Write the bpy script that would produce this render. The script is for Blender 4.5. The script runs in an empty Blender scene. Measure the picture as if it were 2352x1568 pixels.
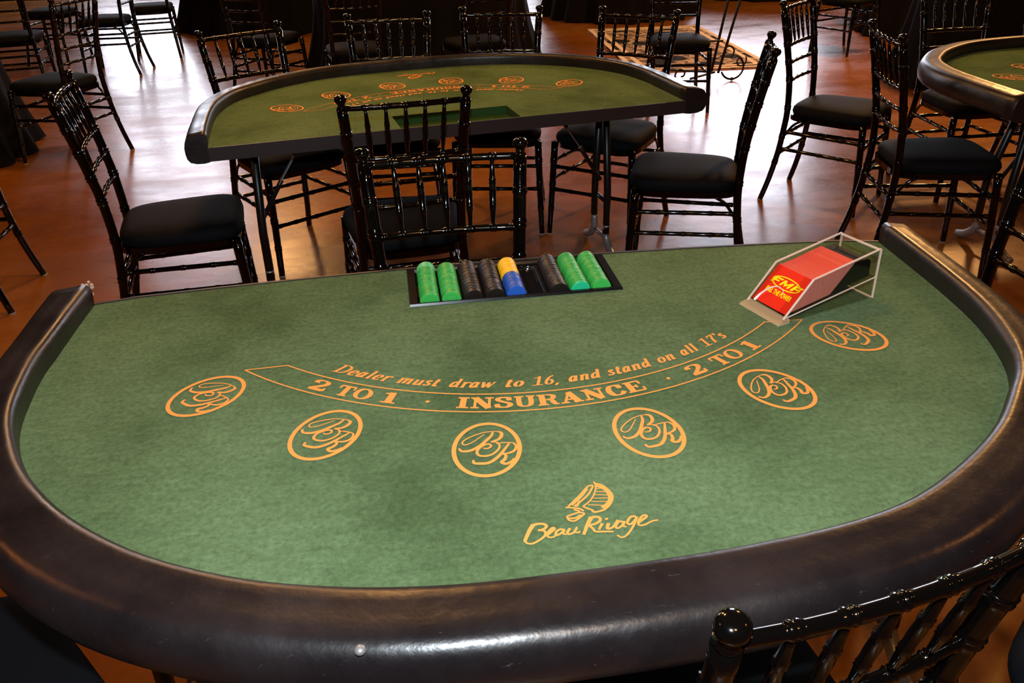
import bpy, bmesh, math, random
from math import pi, sin, cos, radians as rad
from mathutils import Vector, Matrix, geometry
random.seed(7)
SC = bpy.context.scene; COL = SC.collection
TZ = 0.74                                   # height of the felt above the floor

# ------------------------------------------------------------------ camera
cd = bpy.data.cameras.new('camera'); cam = bpy.data.objects.new('camera', cd); COL.objects.link(cam)
cd.sensor_fit = 'HORIZONTAL'; cd.sensor_width = 36.0; cd.lens = 1970.86 * 36.0 / 2352.0
cd.clip_start = 0.05; cd.clip_end = 100
R3 = Matrix(((0.98914, 0.08934, -0.11673), (-0.14514, 0.46798, -0.87174), (-0.02325, 0.87921, 0.47586)))
cam.matrix_world = Matrix.Translation((-0.2163, -1.7251, 0.7296 + TZ)) @ R3.to_4x4()
SC.camera = cam
vs = SC.view_settings; vs.view_transform = 'Standard'; vs.look = 'None'; vs.exposure = 0.0; vs.gamma = 1.0; vs.use_curve_mapping = False
# ------------------------------------------------------------------ world
w = bpy.data.worlds.new('world'); SC.world = w; w.use_nodes = True
w.node_tree.nodes['Background'].inputs[0].default_value = (0.35, 0.5, 0.9, 1); w.node_tree.nodes['Background'].inputs[1].default_value = 0.3
# ------------------------------------------------------------------ lights
def light(name, kind, loc, energy, color, size=0.2, target=None, size_y=None, spot=None, spread=None):
    d = bpy.data.lights.new(name, kind); d.energy = energy; d.color = color
    if kind == 'AREA':
        d.size = size
        if size_y: d.shape = 'RECTANGLE'; d.size_y = size_y
        if spread: d.spread = spread
    else: d.shadow_soft_size = size
    if kind == 'SPOT': d.spot_size = spot or rad(80); d.spot_blend = 0.6
    o = bpy.data.objects.new(name, d); COL.objects.link(o); o.location = loc
    if target is not None: o.rotation_euler = (Vector(target) - Vector(loc)).to_track_quat('-Z', 'Y').to_euler()
    return o
WARM = (1.0, 0.48, 0.15)
# the camera's own flash, just above the lens
light('camera_flash', 'AREA', (-0.21, -1.70, 1.63), 31, (0.81, 0.92, 1.0), 0.06, (0.0, 0.3, 0.6), 0.04)
# warm pendant lamps of the hall
light('hall_lamp', 'POINT', (-0.9, 4.2, 3.6), 190, WARM, 0.3)
light('hall_lamp', 'POINT', (4.9, 5.2, 3.3), 640, WARM, 0.22)
light('hall_lamp', 'POINT', (-1.8, 9.5, 3.4), 160, WARM, 0.35)
light('hall_lamp', 'POINT', (-4.5, 0.5, 3.6), 90, (1.0, 0.30, 0.06), 0.16)
light('hall_lamp', 'POINT', (-0.4, 1.6, 3.4), 130, WARM, 0.16)
light('hall_lamp', 'POINT', (0.3, -2.9, 3.6), 90, WARM, 0.22)
light('hall_lamp', 'POINT', (4.5, -1.5, 3.6), 70, (1.0, 0.36, 0.08), 0.16)

# ------------------------------------------------------------------ materials
def mat(name, col, rough=0.5, spec=0.5, metal=0, coat=0, emit=None, estr=0, sheen=0):
    m = bpy.data.materials.new(name); m.use_nodes = True
    b = m.node_tree.nodes['Principled BSDF']
    b.inputs['Base Color'].default_value = (*col, 1); b.inputs['Roughness'].default_value = rough
    b.inputs['Specular IOR Level'].default_value = spec; b.inputs['Metallic'].default_value = metal
    b.inputs['Coat Weight'].default_value = coat; b.inputs['Coat Roughness'].default_value = 0.06
    b.inputs['Sheen Weight'].default_value = sheen
    if emit: b.inputs['Emission Color'].default_value = (*emit, 1); b.inputs['Emission Strength'].default_value = estr
    return m
def nodes(m): return m.node_tree.nodes, m.node_tree.links, m.node_tree.nodes['Principled BSDF']
def noise(m, scale, detail=4, rough=0.6, stretch=None, space='Object'):
    N, L, b = nodes(m)
    tc = N.new('ShaderNodeTexCoord'); n = N.new('ShaderNodeTexNoise')
    n.inputs['Scale'].default_value = scale; n.inputs['Detail'].default_value = detail; n.inputs['Roughness'].default_value = rough
    if stretch:
        mp = N.new('ShaderNodeMapping'); mp.inputs['Scale'].default_value = stretch
        L.new(tc.outputs[space], mp.inputs[0]); L.new(mp.outputs[0], n.inputs['Vector'])
    else: L.new(tc.outputs[space], n.inputs['Vector'])
    return n
def ramp(m, src, stops):
    N, L, b = nodes(m)
    r = N.new('ShaderNodeValToRGB'); e = r.color_ramp.elements
    while len(e) < len(stops): e.new(0.5)
    for k, (p, c) in enumerate(stops): e[k].position = p; e[k].color = (*c, 1)
    L.new(src, r.inputs[0]); return r
def bump(m, src, strength, dist=0.002):
    N, L, b = nodes(m)
    bp = N.new('ShaderNodeBump'); bp.inputs['Strength'].default_value = strength; bp.inputs['Distance'].default_value = dist
    L.new(src, bp.inputs['Height']); L.new(bp.outputs[0], b.inputs['Normal'])
def mixc(m, a, bb, f, mode='MIX'):
    N, L, _ = nodes(m)
    x = N.new('ShaderNodeMix'); x.data_type = 'RGBA'; x.blend_type = mode
    for s, i in ((a, 6), (bb, 7)):
        if hasattr(s, 'is_output'): L.new(s, x.inputs[i])
        else: x.inputs[i].default_value = (*s, 1)
    if hasattr(f, 'is_output'): L.new(f, x.inputs[0])
    else: x.inputs[0].default_value = f
    return x.outputs[2]

def felt_mat(name, base, light_c, dark_c):
    m = mat(name, base, 1.0, 0.0)
    N, L, b = nodes(m)
    big = noise(m, 2.6, 5, 0.55); r1 = ramp(m, big.outputs[0], [(0.33, dark_c), (0.5, base), (0.72, light_c)])
    fine = noise(m, 120, 3, 0.7); r2 = ramp(m, fine.outputs[0], [(0.3, (0.72, 0.72, 0.72)), (0.7, (1.2, 1.2, 1.2))])
    mid = noise(m, 26, 4, 0.7, (1, 2.2, 1)); r3 = ramp(m, mid.outputs[0], [(0.3, (0.86, 0.86, 0.84)), (0.7, (1.1, 1.12, 1.1))])
    c = mixc(m, r1.outputs[0], r2.outputs[0], 1.0, 'MULTIPLY'); c = mixc(m, c, r3.outputs[0], 1.0, 'MULTIPLY')
    L.new(c, b.inputs['Base Color']); bump(m, fine.outputs[0], 0.25, 0.001)
    return m
M = {}
M['felt'] = felt_mat('green_felt', (0.112, 0.186, 0.094), (0.145, 0.230, 0.122), (0.072, 0.122, 0.056))
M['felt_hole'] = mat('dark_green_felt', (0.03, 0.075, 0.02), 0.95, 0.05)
M['print'] = mat('orange_print', (0.84, 0.36, 0.085), 0.8, 0.1)
def vinyl(name, c0, c1, rough):
    m = mat(name, c0, rough, 0.5)
    N, L, b = nodes(m)
    n = noise(m, 7, 6, 0.65); r = ramp(m, n.outputs[0], [(0.35, c0), (0.7, c1)])
    sc = noise(m, 60, 3, 0.8, (1, 6, 1)); rs = ramp(m, sc.outputs[0], [(0.66, (0, 0, 0)), (0.76, (1, 1, 1))])
    c = mixc(m, r.outputs[0], (0.05, 0.045, 0.045), rs.outputs[0])
    L.new(c, b.inputs['Base Color'])
    rr = N.new('ShaderNodeMapRange'); rr.inputs[1].default_value = 0.3; rr.inputs[2].default_value = 0.7
    rr.inputs[3].default_value = rough - 0.07; rr.inputs[4].default_value = rough + 0.12
    L.new(n.outputs[0], rr.inputs[0]); L.new(rr.outputs[0], b.inputs['Roughness'])
    bn = noise(m, 22, 4, 0.6); bump(m, bn.outputs[0], 0.35, 0.004)
    return m
M['vinyl'] = vinyl('black_vinyl', (0.0075, 0.0058, 0.0066), (0.014, 0.0105, 0.0115), 0.345)
M['edge'] = mat('dark_edge_trim', (0.022, 0.014, 0.013), 0.5, 0.4)
M['under'] = mat('dark_board', (0.012, 0.009, 0.007), 0.8, 0.1)
M['lacquer'] = mat('black_lacquer', (0.0015, 0.0013, 0.0012), 0.11, 0.45)
M['seatcloth'] = mat('black_seat_fabric', (0.0050, 0.0060, 0.0080), 0.75, 0.07)
n_ = noise(M['seatcloth'], 300, 2); bump(M['seatcloth'], n_.outputs[0], 0.3, 0.001)
M['cloth'] = mat('black_tablecloth', (0.0035, 0.0028, 0.0028), 0.85, 0.08)
M['greymetal'] = mat('grey_steel', (0.30, 0.30, 0.31), 0.4, 0.5, 0.5)
M['blackmetal'] = mat('black_steel', (0.006, 0.006, 0.006), 0.35, 0.5)
M['chrome'] = mat('chrome', (0.45, 0.43, 0.40), 0.18, 0.5, 1.0)
M['foot'] = mat('clear_glide', (0.35, 0.36, 0.38), 0.3, 0.5)
M['traypl'] = mat('black_tray_plastic', (0.006, 0.005, 0.005), 0.16, 0.6)
M['foam'] = mat('torn_padding', (0.55, 0.42, 0.33), 0.9, 0.1)
def chipm(name, c, c2):
    m = mat(name, c, 0.42, 0.35); N, L, b = nodes(m)
    oi = N.new('ShaderNodeObjectInfo'); r = ramp(m, oi.outputs['Random'], [(0.0, c), (1.0, c2)])
    L.new(r.outputs[0], b.inputs['Base Color']); return m
M['green'] = chipm('green_chip', (0.02, 0.34, 0.045), (0.05, 0.44, 0.075))
M['pale'] = mat('pale_green_chip', (0.13, 0.52, 0.17), 0.35)
M['teal'] = mat('teal_green_chip', (0.02, 0.55, 0.25), 0.35)
M['black'] = chipm('black_chip', (0.010, 0.007, 0.006), (0.018, 0.012, 0.009))
M['yellow'] = chipm('yellow_chip', (0.95, 0.50, 0.003), (1.0, 0.60, 0.01))
M['blue'] = chipm('blue_chip', (0.008, 0.065, 0.36), (0.012, 0.09, 0.46))
M['red'] = mat('red_card', (0.85, 0.022, 0.008), 0.38, 0.4)
def deckm():
    m = mat('red_card_edges', (0.75, 0.06, 0.035), 0.55, 0.3); N, L, b = nodes(m)
    n = noise(m, 3.0, 3, 0.8, (900, 2, 2)); r = ramp(m, n.outputs[0], [(0.3, (0.62, 0.035, 0.02)), (0.7, (0.86, 0.12, 0.075))])
    L.new(r.outputs[0], b.inputs['Base Color']); return m
M['deck'] = deckm()
M['decks'] = mat('pinkish_card_sides', (0.62, 0.20, 0.17), 0.55, 0.3)
n_ = noise(M['decks'], 3.0, 3, 0.8, (900, 2, 2)); r_ = ramp(M['decks'], n_.outputs[0], [(0.3, (0.42, 0.11, 0.10)), (0.7, (0.72, 0.28, 0.25))])
M['decks'].node_tree.links.new(r_.outputs[0], M['decks'].node_tree.nodes['Principled BSDF'].inputs['Base Color'])
M['yprint'] = mat('yellow_print', (1.0, 0.82, 0.0), 0.5)
M['blackpl'] = mat('black_plastic', (0.004, 0.004, 0.004), 0.6, 0.12)
def acrylic():
    m = bpy.data.materials.new('clear_acrylic'); m.use_nodes = True; N = m.node_tree.nodes; L = m.node_tree.links; N.clear()
    o = N.new('ShaderNodeOutputMaterial'); t = N.new('ShaderNodeBsdfTransparent'); g = N.new('ShaderNodeBsdfGlossy')
    t.inputs[0].default_value = (0.95, 0.94, 0.91, 1); g.inputs['Roughness'].default_value = 0.06
    lw = N.new('ShaderNodeLayerWeight'); lw.inputs[0].default_value = 0.25; mu = N.new('ShaderNodeMath'); mu.operation = 'MULTIPLY_ADD'; mu.inputs[1].default_value = 0.14; mu.inputs[2].default_value = 0.015
    L.new(lw.outputs['Facing'], mu.inputs[0])
    mx = N.new('ShaderNodeMixShader'); L.new(mu.outputs[0], mx.inputs[0]); L.new(t.outputs[0], mx.inputs[1]); L.new(g.outputs[0], mx.inputs[2])
    L.new(mx.outputs[0], o.inputs[0]); return m
M['acrylic'] = acrylic()
def acryl_edge(name, col, tr):
    m = bpy.data.materials.new(name); m.use_nodes = True; N = m.node_tree.nodes; L = m.node_tree.links
    b = N['Principled BSDF']; b.inputs['Base Color'].default_value = (*col, 1); b.inputs['Roughness'].default_value = 0.25
    o = [x for x in N if x.type == 'OUTPUT_MATERIAL'][0]; t = N.new('ShaderNodeBsdfTransparent'); mx = N.new('ShaderNodeMixShader')
    mx.inputs[0].default_value = tr; L.new(b.outputs[0], mx.inputs[1]); L.new(t.outputs[0], mx.inputs[2]); L.new(mx.outputs[0], o.inputs[0]); return m
M['acredge'] = acryl_edge('frosted_acrylic_edge', (0.98, 0.82, 0.74), 0.35)
M['acrlip'] = acryl_edge('thick_acrylic_lip', (0.80, 0.60, 0.36), 0.6)
def floor_mat():
    m = mat('polished_stained_floor', (0.2, 0.07, 0.02), 0.2, 0.42); N, L, b = nodes(m)
    n1 = noise(m, 0.55, 5, 0.6); r1 = ramp(m, n1.outputs[0], [(0.30, (0.135, 0.042, 0.003)), (0.5, (0.24, 0.084, 0.010)), (0.75, (0.34, 0.145, 0.030))])
    n2 = noise(m, 6, 6, 0.7); r2 = ramp(m, n2.outputs[0], [(0.3, (0.80, 0.78, 0.76)), (0.7, (1.15, 1.17, 1.2))])
    L.new(mixc(m, r1.outputs[0], r2.outputs[0], 1.0, 'MULTIPLY'), b.inputs['Base Color'])
    n3 = noise(m, 1.6, 6, 0.65, (1, 2.2, 1)); mr = N.new('ShaderNodeMapRange'); mr.inputs[1].default_value = 0.3; mr.inputs[2].default_value = 0.7
    mr.inputs[3].default_value = 0.19; mr.inputs[4].default_value = 0.36
    L.new(n3.outputs[0], mr.inputs[0]); L.new(mr.outputs[0], b.inputs['Roughness'])
    bump(m, n2.outputs[0], 0.10, 0.01)
    return m
M['floor'] = floor_mat()
M['wall'] = mat('dark_wall_paint', (0.05, 0.035, 0.025), 0.85, 0.2)
M['wframe'] = mat('dark_window_frame', (0.02, 0.015, 0.012), 0.5)
PANES = [mat('daylight_glass', (0.1, 0.1, 0.1), 0.4, 0.3, emit=(0.84, 0.87, 1.0), estr=e_) for e_ in (9, 8, 12)]
M['iron'] = mat('wrought_iron', (0.006, 0.005, 0.005), 0.45, 0.4)
def rug_mat():
    m = mat('patterned_rug_pile', (0.4, 0.25, 0.17), 0.95, 0.05); N, L, b = nodes(m)
    tc = N.new('ShaderNodeTexCoord'); v = N.new('ShaderNodeTexVoronoi'); v.inputs['Scale'].default_value = 3.2
    L.new(tc.outputs['Object'], v.inputs['Vector'])
    r = ramp(m, v.outputs['Distance'], [(0.36, (0.03, 0.028, 0.024)), (0.42, (0.50, 0.38, 0.30))])
    n = noise(m, 14, 3); r2 = ramp(m, n.outputs[0], [(0.46, (0.04, 0.035, 0.03)), (0.52, (1, 1, 1))])
    L.new(mixc(m, r.outputs[0], r2.outputs[0], 0.75, 'MULTIPLY'), b.inputs['Base Color']); return m
M['rug'] = rug_mat(); M['rugline'] = mat('rug_border', (0.80, 0.66, 0.54), 0.95, 0.05)

# ------------------------------------------------------------------ helpers
def obj(name, bm, m, parent=None, smooth=False, label=None):
    me = bpy.data.meshes.new(name); bmesh.ops.recalc_face_normals(bm, faces=bm.faces[:]) if smooth != 'raw' else None
    bm.to_mesh(me); bm.free()
    if smooth:
        for p in me.polygons: p.use_smooth = True
    for x in (m if isinstance(m, (list, tuple)) else [m]): me.materials.append(x)
    o = bpy.data.objects.new(name, me); COL.objects.link(o)
    if parent: o.parent = parent
    if label: o['label'] = label
    return o
def empty(name, loc=(0, 0, 0), rz=0):
    o = bpy.data.objects.new(name, None); COL.objects.link(o); o.location = loc; o.rotation_euler = (0, 0, rz); o.empty_display_size = 0.1; return o
def tag(o, label=None, cat=None, group=None, kind=None):
    if label: o['label'] = label
    if cat: o['category'] = cat
    if group: o['group'] = group
    if kind: o['kind'] = kind
    return o
def kids(o): return [c for c in bpy.data.objects if c.parent == o]
TREE = {}
def copy_tree(o, parent=None):
    if o not in TREE: TREE[o] = kids(o)
    c = o.copy(); COL.objects.link(c); c.parent = parent
    for ch in TREE[o]: copy_tree(ch, c)
    return c
def box(bm, a, b, mi=0):
    x0, y0, z0 = a; x1, y1, z1 = b
    v = [bm.verts.new(p) for p in ((x0, y0, z0), (x1, y0, z0), (x1, y1, z0), (x0, y1, z0), (x0, y0, z1), (x1, y0, z1), (x1, y1, z1), (x0, y1, z1))]
    for f in ((0, 3, 2, 1), (4, 5, 6, 7), (0, 1, 5, 4), (1, 2, 6, 5), (2, 3, 7, 6), (3, 0, 4, 7)):
        F = bm.faces.new([v[i] for i in f]); F.material_index = mi
def prism(bm, pts, off, mi=0):
    off = Vector(off); a = [bm.verts.new(p) for p in pts]; b = [bm.verts.new(Vector(p) + off) for p in pts]; n = len(pts)
    for F in [bm.faces.new(a[::-1]), bm.faces.new(b)] + [bm.faces.new((a[i], a[(i + 1) % n], b[(i + 1) % n], b[i])) for i in range(n)]: F.material_index = mi
def spline(pts, n, closed=False):
    P = [Vector(p) for p in pts]; out = []
    if not closed: P = [2 * P[0] - P[1]] + P + [2 * P[-1] - P[-2]]
    segs = len(P) - 3
    for s in range(segs):
        p0, p1, p2, p3 = P[s:s + 4]
        for k in range(n):
            t = k / n
            out.append(0.5 * ((2 * p1) + (p2 - p0) * t + (2 * p0 - 5 * p1 + 4 * p2 - p3) * t * t + (3 * p1 - p0 - 3 * p2 + p3) * t ** 3))
    out.append(P[-2]); return out
def tube(bm, pts, radii, seg=10, cap=True):
    """round bar along pts, radii = one per point"""
    P = [Vector(p) for p in pts]; up = None; rings = []
    if not isinstance(radii, (list, tuple)): radii = [radii] * len(P)
    for i, p in enumerate(P):
        t = (P[min(i + 1, len(P) - 1)] - P[max(i - 1, 0)])
        if t.length < 1e-9: t = Vector((0, 0, 1))
        t.normalize()
        if up is None: up = Vector((1, 0, 0)) if abs(t.x) < 0.8 else Vector((0, 1, 0))
        a = (up - t * up.dot(t)).normalized(); b = t.cross(a); up = a
        rings.append([bm.verts.new(p + (a * cos(2 * pi * k / seg) + b * sin(2 * pi * k / seg)) * radii[i]) for k in range(seg)])
    for r, s in zip(rings, rings[1:]):
        for k in range(seg): bm.faces.new((r[k], r[(k + 1) % seg], s[(k + 1) % seg], s[k]))
    if cap: bm.faces.new(rings[0][::-1]); bm.faces.new(rings[-1])
def bamboo(bm, path, r0, r1, joints, seg=10, ring=0.0028, gap=0.006, fine=5):
    """turned bamboo bar: radius r0 to r1 with a pair of raised rings at each joint (0..1 of length)"""
    P = spline(path, fine) if len(path) > 2 else [Vector(path[0]), Vector(path[1])]
    L = [0]
    for a, b in zip(P, P[1:]): L.append(L[-1] + (b - a).length)
    T = L[-1]; st = {0: 0, T: 0}
    for l in L[1:-1]: st[l] = 0
    for j in joints:
        c = j * T
        for d, k in ((-gap * 1.9, 0), (-gap * 1.4, .2), (-gap * 0.7, 1), (-gap * 0.05, .15), (gap * 0.05, .15), (gap * 0.7, 1), (gap * 1.4, .2), (gap * 1.9, 0)):
            if 0 < c + d < T: st[c + d] = k
    ks = sorted(st); pts = []; rad_ = []
    for s in ks:
        i = 0
        while i < len(L) - 2 and L[i + 1] < s: i += 1
        u = (s - L[i]) / max(1e-9, L[i + 1] - L[i]); pts.append(P[i].lerp(P[i + 1], u)); rad_.append(r0 + (r1 - r0) * s / T + ring * st[s])
    tube(bm, pts, rad_, seg)
def lathe(bm, prof, c, seg=12, axis=Vector((0, 0, 1))):
    q = axis.to_track_quat('Z', 'Y'); rings = []
    for r, z in prof: rings.append([bm.verts.new(Vector(c) + q @ Vector((r * cos(2 * pi * k / seg), r * sin(2 * pi * k / seg), z))) for k in range(seg)])
    for a, b in zip(rings, rings[1:]):
        for k in range(seg): bm.faces.new((a[k], a[(k + 1) % seg], b[(k + 1) % seg], b[k]))
    bm.faces.new(rings[0][::-1]); bm.faces.new(rings[-1])

# ------------------------------------------------------------------ the room
def struct(name, bm, m, parent=None):
    o = obj(name, bm, m, parent)
    if not parent: o['kind'] = 'structure'
    return o
X0, X1, Y0, Y1, CH = -10.0, 13.0, -6.0, 16.0, 6.0
bm = bmesh.new(); box(bm, (X0, Y0, -0.1), (X1, Y1, 0)); struct('floor', bm, M['floor'])
bm = bmesh.new(); box(bm, (X0, Y0, CH), (X1, Y1, CH + 0.1)); struct('ceiling', bm, M['wall'])
bm = bmesh.new(); box(bm, (X0 - 0.1, Y0, 0), (X0, Y1, CH)); struct('wall_left', bm, M['wall'])
bm = bmesh.new(); box(bm, (X1, Y0, 0), (X1 + 0.1, Y1, CH)); struct('wall_right', bm, M['wall'])
bm = bmesh.new(); box(bm, (X0, Y0 - 0.1, 0), (X1, Y0, CH)); struct('wall_front', bm, M['wall'])
WINS = [(-5.5, -3.5, 0.9, 5.2), (2.1, 2.9, 0.9, 2.9), (5.6, 8.8, 0.7, 5.4)]
bm = bmesh.new(); xs = [X0] + [v for w_ in WINS for v in w_[:2]] + [X1]
for k in range(0, len(xs), 2): box(bm, (xs[k], Y1, 0), (xs[k + 1], Y1 + 0.2, CH))
for (a, b, c, d) in WINS: box(bm, (a, Y1, 0), (b, Y1 + 0.2, c)); box(bm, (a, Y1, d), (b, Y1 + 0.2, CH))
struct('wall_back', bm, M['wall'])
for i, (a, b, c, d) in enumerate(WINS):
    o = empty('window_%d' % (i + 1), ((a + b) / 2, Y1, c)); o['kind'] = 'structure'; W_ = (b - a) / 2; H_ = d - c
    bm = bmesh.new(); t = 0.06
    box(bm, (-W_, 0.02, 0), (W_, 0.12, t)); box(bm, (-W_, 0.02, H_ - t), (W_, 0.12, H_)); box(bm, (-W_, 0.02, t), (-W_ + t, 0.12, H_ - t)); box(bm, (W_ - t, 0.02, t), (W_, 0.12, H_ - t))
    box(bm, (-0.02, 0.03, t), (0.02, 0.10, H_ - t)); box(bm, (-W_ + t, 0.03, H_ / 2 - 0.02), (-0.02, 0.10, H_ / 2 + 0.02)); box(bm, (0.02, 0.03, H_ / 2 - 0.02), (W_ - t, 0.10, H_ / 2 + 0.02))
    obj('window_frame', bm, M['wframe'], o)
    bm = bmesh.new(); box(bm, (-W_ + t, 0.05, t), (W_ - t, 0.06, H_ - t)); obj('window_pane', bm, PANES[i], o)

# ------------------------------------------------------------------ lettering strokes
STROKE = [0]
def ribbon(bm, pts, wd, z, mapf=None, cr=True, closed=False):
    """flat brush stroke; pts 2D, wd(direction)->width"""
    STROKE[0] += 1; z = z + (STROKE[0] % 14) * 2.2e-5
    P = [Vector((p[0], p[1])) for p in pts]
    if cr and len(P) > 2: P = [Vector((q.x, q.y)) for q in spline([(p.x, p.y, 0) for p in P], 5)]
    n = len(P); L = []; Rr = []
    for i in range(n):
        t = P[min(i + 1, n - 1)] - P[max(i - 1, 0)]
        if closed: t = P[(i + 1) % n] - P[i - 1]
        if t.length < 1e-9: t = Vector((1, 0))
        t.normalize(); nn = Vector((-t.y, t.x)); w2 = wd(t, i / max(1, n - 1)) / 2
        a, b = P[i] + nn * w2, P[i] - nn * w2
        if mapf: a, b = mapf(a), mapf(b)
        zz = z + i * 6e-6; L.append(bm.verts.new((a[0], a[1], zz))); Rr.append(bm.verts.new((b[0], b[1], zz)))
    for i in range(n - 1 + (1 if closed else 0)):
        j = (i + 1) % n
        try: bm.faces.new((L[i], Rr[i], Rr[j], L[j]))
        except ValueError: pass
def pen(th, tn): return lambda t, u: tn + (th - tn) * abs(t.y) ** 1.2
# glyph = (advance, [ (mode, points[, width factor]) ]); 'c' curved, 'l' straight, 's' serif bar
G = {
'I': (.62, [('l', [(.31, 0), (.31, 1)]), ('s', [(.03, .05), (.59, .05)]), ('s', [(.03, .95), (.59, .95)])]),
'N': (1.10, [('l', [(.22, 0), (.22, 1)], .45), ('l', [(.90, 0), (.90, 1)], .45), ('l', [(.2, .98), (.88, .02)], 1.1), ('s', [(0, .95), (.36, .95)]), ('s', [(.02, .05), (.42, .05)]), ('s', [(.68, .95), (1.1, .95)])]),
'S': (.88, [('c', [(.74, .70), (.62, .90), (.42, .955), (.2, .87), (.18, .70), (.42, .54), (.68, .40), (.74, .22), (.58, .06), (.36, .04), (.18, .12), (.10, .32)], .95), ('l', [(.77, .66), (.77, .97)], .3), ('l', [(.08, .36), (.08, .03)], .3)]),
'U': (1.06, [('c', [(.24, .95), (.24, .40), (.30, .14), (.52, .04), (.74, .14), (.82, .40), (.82, .95)], .85), ('s', [(.02, .95), (.48, .95)]), ('s', [(.62, .95), (1.03, .95)])]),
'R': (1.05, [('l', [(.26, 0), (.26, 1)]), ('c', [(.26, .95), (.6, .95), (.8, .86), (.82, .72), (.74, .57), (.5, .51), (.26, .51)], .9), ('c', [(.52, .5), (.7, .42), (.78, .2), (.88, .06), (1.02, .06)], .9), ('s', [(.02, .95), (.4, .95)]), ('s', [(.02, .05), (.5, .05)])]),
'A': (1.10, [('l', [(.18, 0), (.52, 1)], .45), ('l', [(.50, 1), (.86, 0)], 1.1), ('s', [(.28, .32), (.74, .32)]), ('s', [(0, .05), (.40, .05)]), ('s', [(.62, .05), (1.1, .05)])]),
'C': (1.00, [('c', [(.84, .68), (.72, .90), (.52, .96), (.30, .86), (.19, .5), (.30, .14), (.52, .04), (.74, .10), (.90, .30)], 1.0), ('l', [(.86, .62), (.86, .98)], .3)]),
'E': (.98, [('l', [(.26, 0), (.26, 1)]), ('s', [(.02, .95), (.86, .95)]), ('s', [(.26, .5), (.6, .5)]), ('s', [(.02, .05), (.9, .05)]), ('l', [(.84, .96), (.84, .66)], .4), ('l', [(.89, .04), (.89, .36)], .4), ('l', [(.6, .36), (.6, .64)], .4)]),
'T': (.98, [('l', [(.49, 0), (.49, 1)]), ('s', [(.04, .94), (.94, .94)]), ('l', [(.06, .96), (.06, .66)], .4), ('l', [(.92, .96), (.92, .66)], .4), ('s', [(.24, .05), (.74, .05)])]),
'O': (1.08, [('o', (.54, .5, .40, .46), .95)]),
'1': (.66, [('l', [(.36, 0), (.36, 1)]), ('s', [(.05, .05), (.66, .05)]), ('s', [(.06, .84), (.36, .92)])]),
'2': (.86, [('c', [(.16, .66), (.18, .86), (.42, .955), (.66, .88), (.70, .68), (.52, .44), (.16, .12)], .9), ('s', [(.08, .10), (.76, .10)], 1.9), ('l', [(.79, .04), (.79, .34)], .4)]),
'D': (.86, [('l', [(.24, 0), (.24, 1)]), ('c', [(.24, .96), (.5, .95), (.72, .75), (.76, .5), (.70, .22), (.5, .05), (.24, .04)]), ('s', [(.04, .96), (.3, .96)]), ('s', [(.04, .04), (.3, .04)])]),
'e': (.50, [('c', [(.12, .33), (.40, .38), (.38, .58), (.26, .63), (.14, .52), (.11, .3), (.16, .10), (.28, .04), (.44, .14)])]),
'a': (.56, [('c', [(.38, .50), (.28, .63), (.14, .5), (.10, .25), (.16, .06), (.28, .08), (.40, .35)]), ('c', [(.42, .64), (.39, .3), (.40, .08), (.52, .10)])]),
'l': (.32, [('l', [(.16, .04), (.16, .98)]), ('s', [(.04, .96), (.18, .96)]), ('s', [(.06, .04), (.28, .04)])]),
'r': (.44, [('l', [(.16, 0), (.16, .62)]), ('s', [(.03, .60), (.17, .60)]), ('c', [(.17, .42), (.26, .58), (.40, .60), (.42, .50)]), ('s', [(.05, .03), (.28, .03)])]),
'm': (.86, [('l', [(.15, 0), (.15, .62)]), ('s', [(.03, .60), (.16, .60)]), ('c', [(.16, .42), (.28, .61), (.42, .58), (.43, .40), (.43, .02)]), ('c', [(.44, .42), (.55, .61), (.69, .58), (.70, .40), (.70, .06), (.82, .08)])]),
'n': (.60, [('l', [(.15, 0), (.15, .62)]), ('s', [(.03, .60), (.16, .60)]), ('c', [(.16, .42), (.28, .61), (.42, .58), (.43, .40), (.43, .06), (.56, .08)])]),
'u': (.60, [('c', [(.14, .62), (.14, .25), (.18, .06), (.30, .05), (.43, .22)]), ('l', [(.44, .62), (.44, .02)]), ('s', [(.03, .60), (.15, .60)]), ('s', [(.44, .04), (.57, .04)])]),
's': (.42, [('c', [(.34, .50), (.22, .62), (.10, .50), (.20, .36), (.33, .22), (.26, .06), (.12, .06), (.06, .16)])]),
't': (.38, [('c', [(.18, .84), (.16, .3), (.18, .06), (.26, .04), (.34, .12)]), ('s', [(.04, .60), (.34, .60)])]),
'd': (.58, [('c', [(.38, .50), (.28, .63), (.14, .5), (.10, .25), (.16, .06), (.28, .08), (.40, .30)]), ('l', [(.42, .98), (.42, .04)]), ('s', [(.30, .96), (.43, .96)]), ('s', [(.42, .04), (.56, .04)])]),
'w': (.80, [('l', [(.10, .62), (.22, .02)]), ('l', [(.22, .02), (.42, .60)], .5), ('l', [(.40, .60), (.50, .02)]), ('l', [(.50, .02), (.72, .60)], .5), ('s', [(.02, .60), (.18, .60)]), ('s', [(.62, .60), (.78, .60)])]),
'o': (.52, [('o', (.26, .33, .17, .29), 1.0)]),
'6': (.60, [('o', (.30, .30, .19, .26), 1.0), ('c', [(.12, .30), (.16, .60), (.30, .85), (.50, .97)])]),
'7': (.58, [('s', [(.06, .90), (.52, .90)], 1.6), ('c', [(.50, .90), (.32, .5), (.26, .02)]), ('l', [(.08, .95), (.07, .70)], .4)]),
'i': (.3, [('l', [(.15, 0), (.15, 1)])]),
',': (.26, [('c', [(.12, .10), (.15, 0), (.07, -.16)], 1.0)]),
"'": (.22, [('c', [(.09, .98), (.11, .85), (.14, .72)], .9)]),
' ': (.3, [])}
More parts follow.
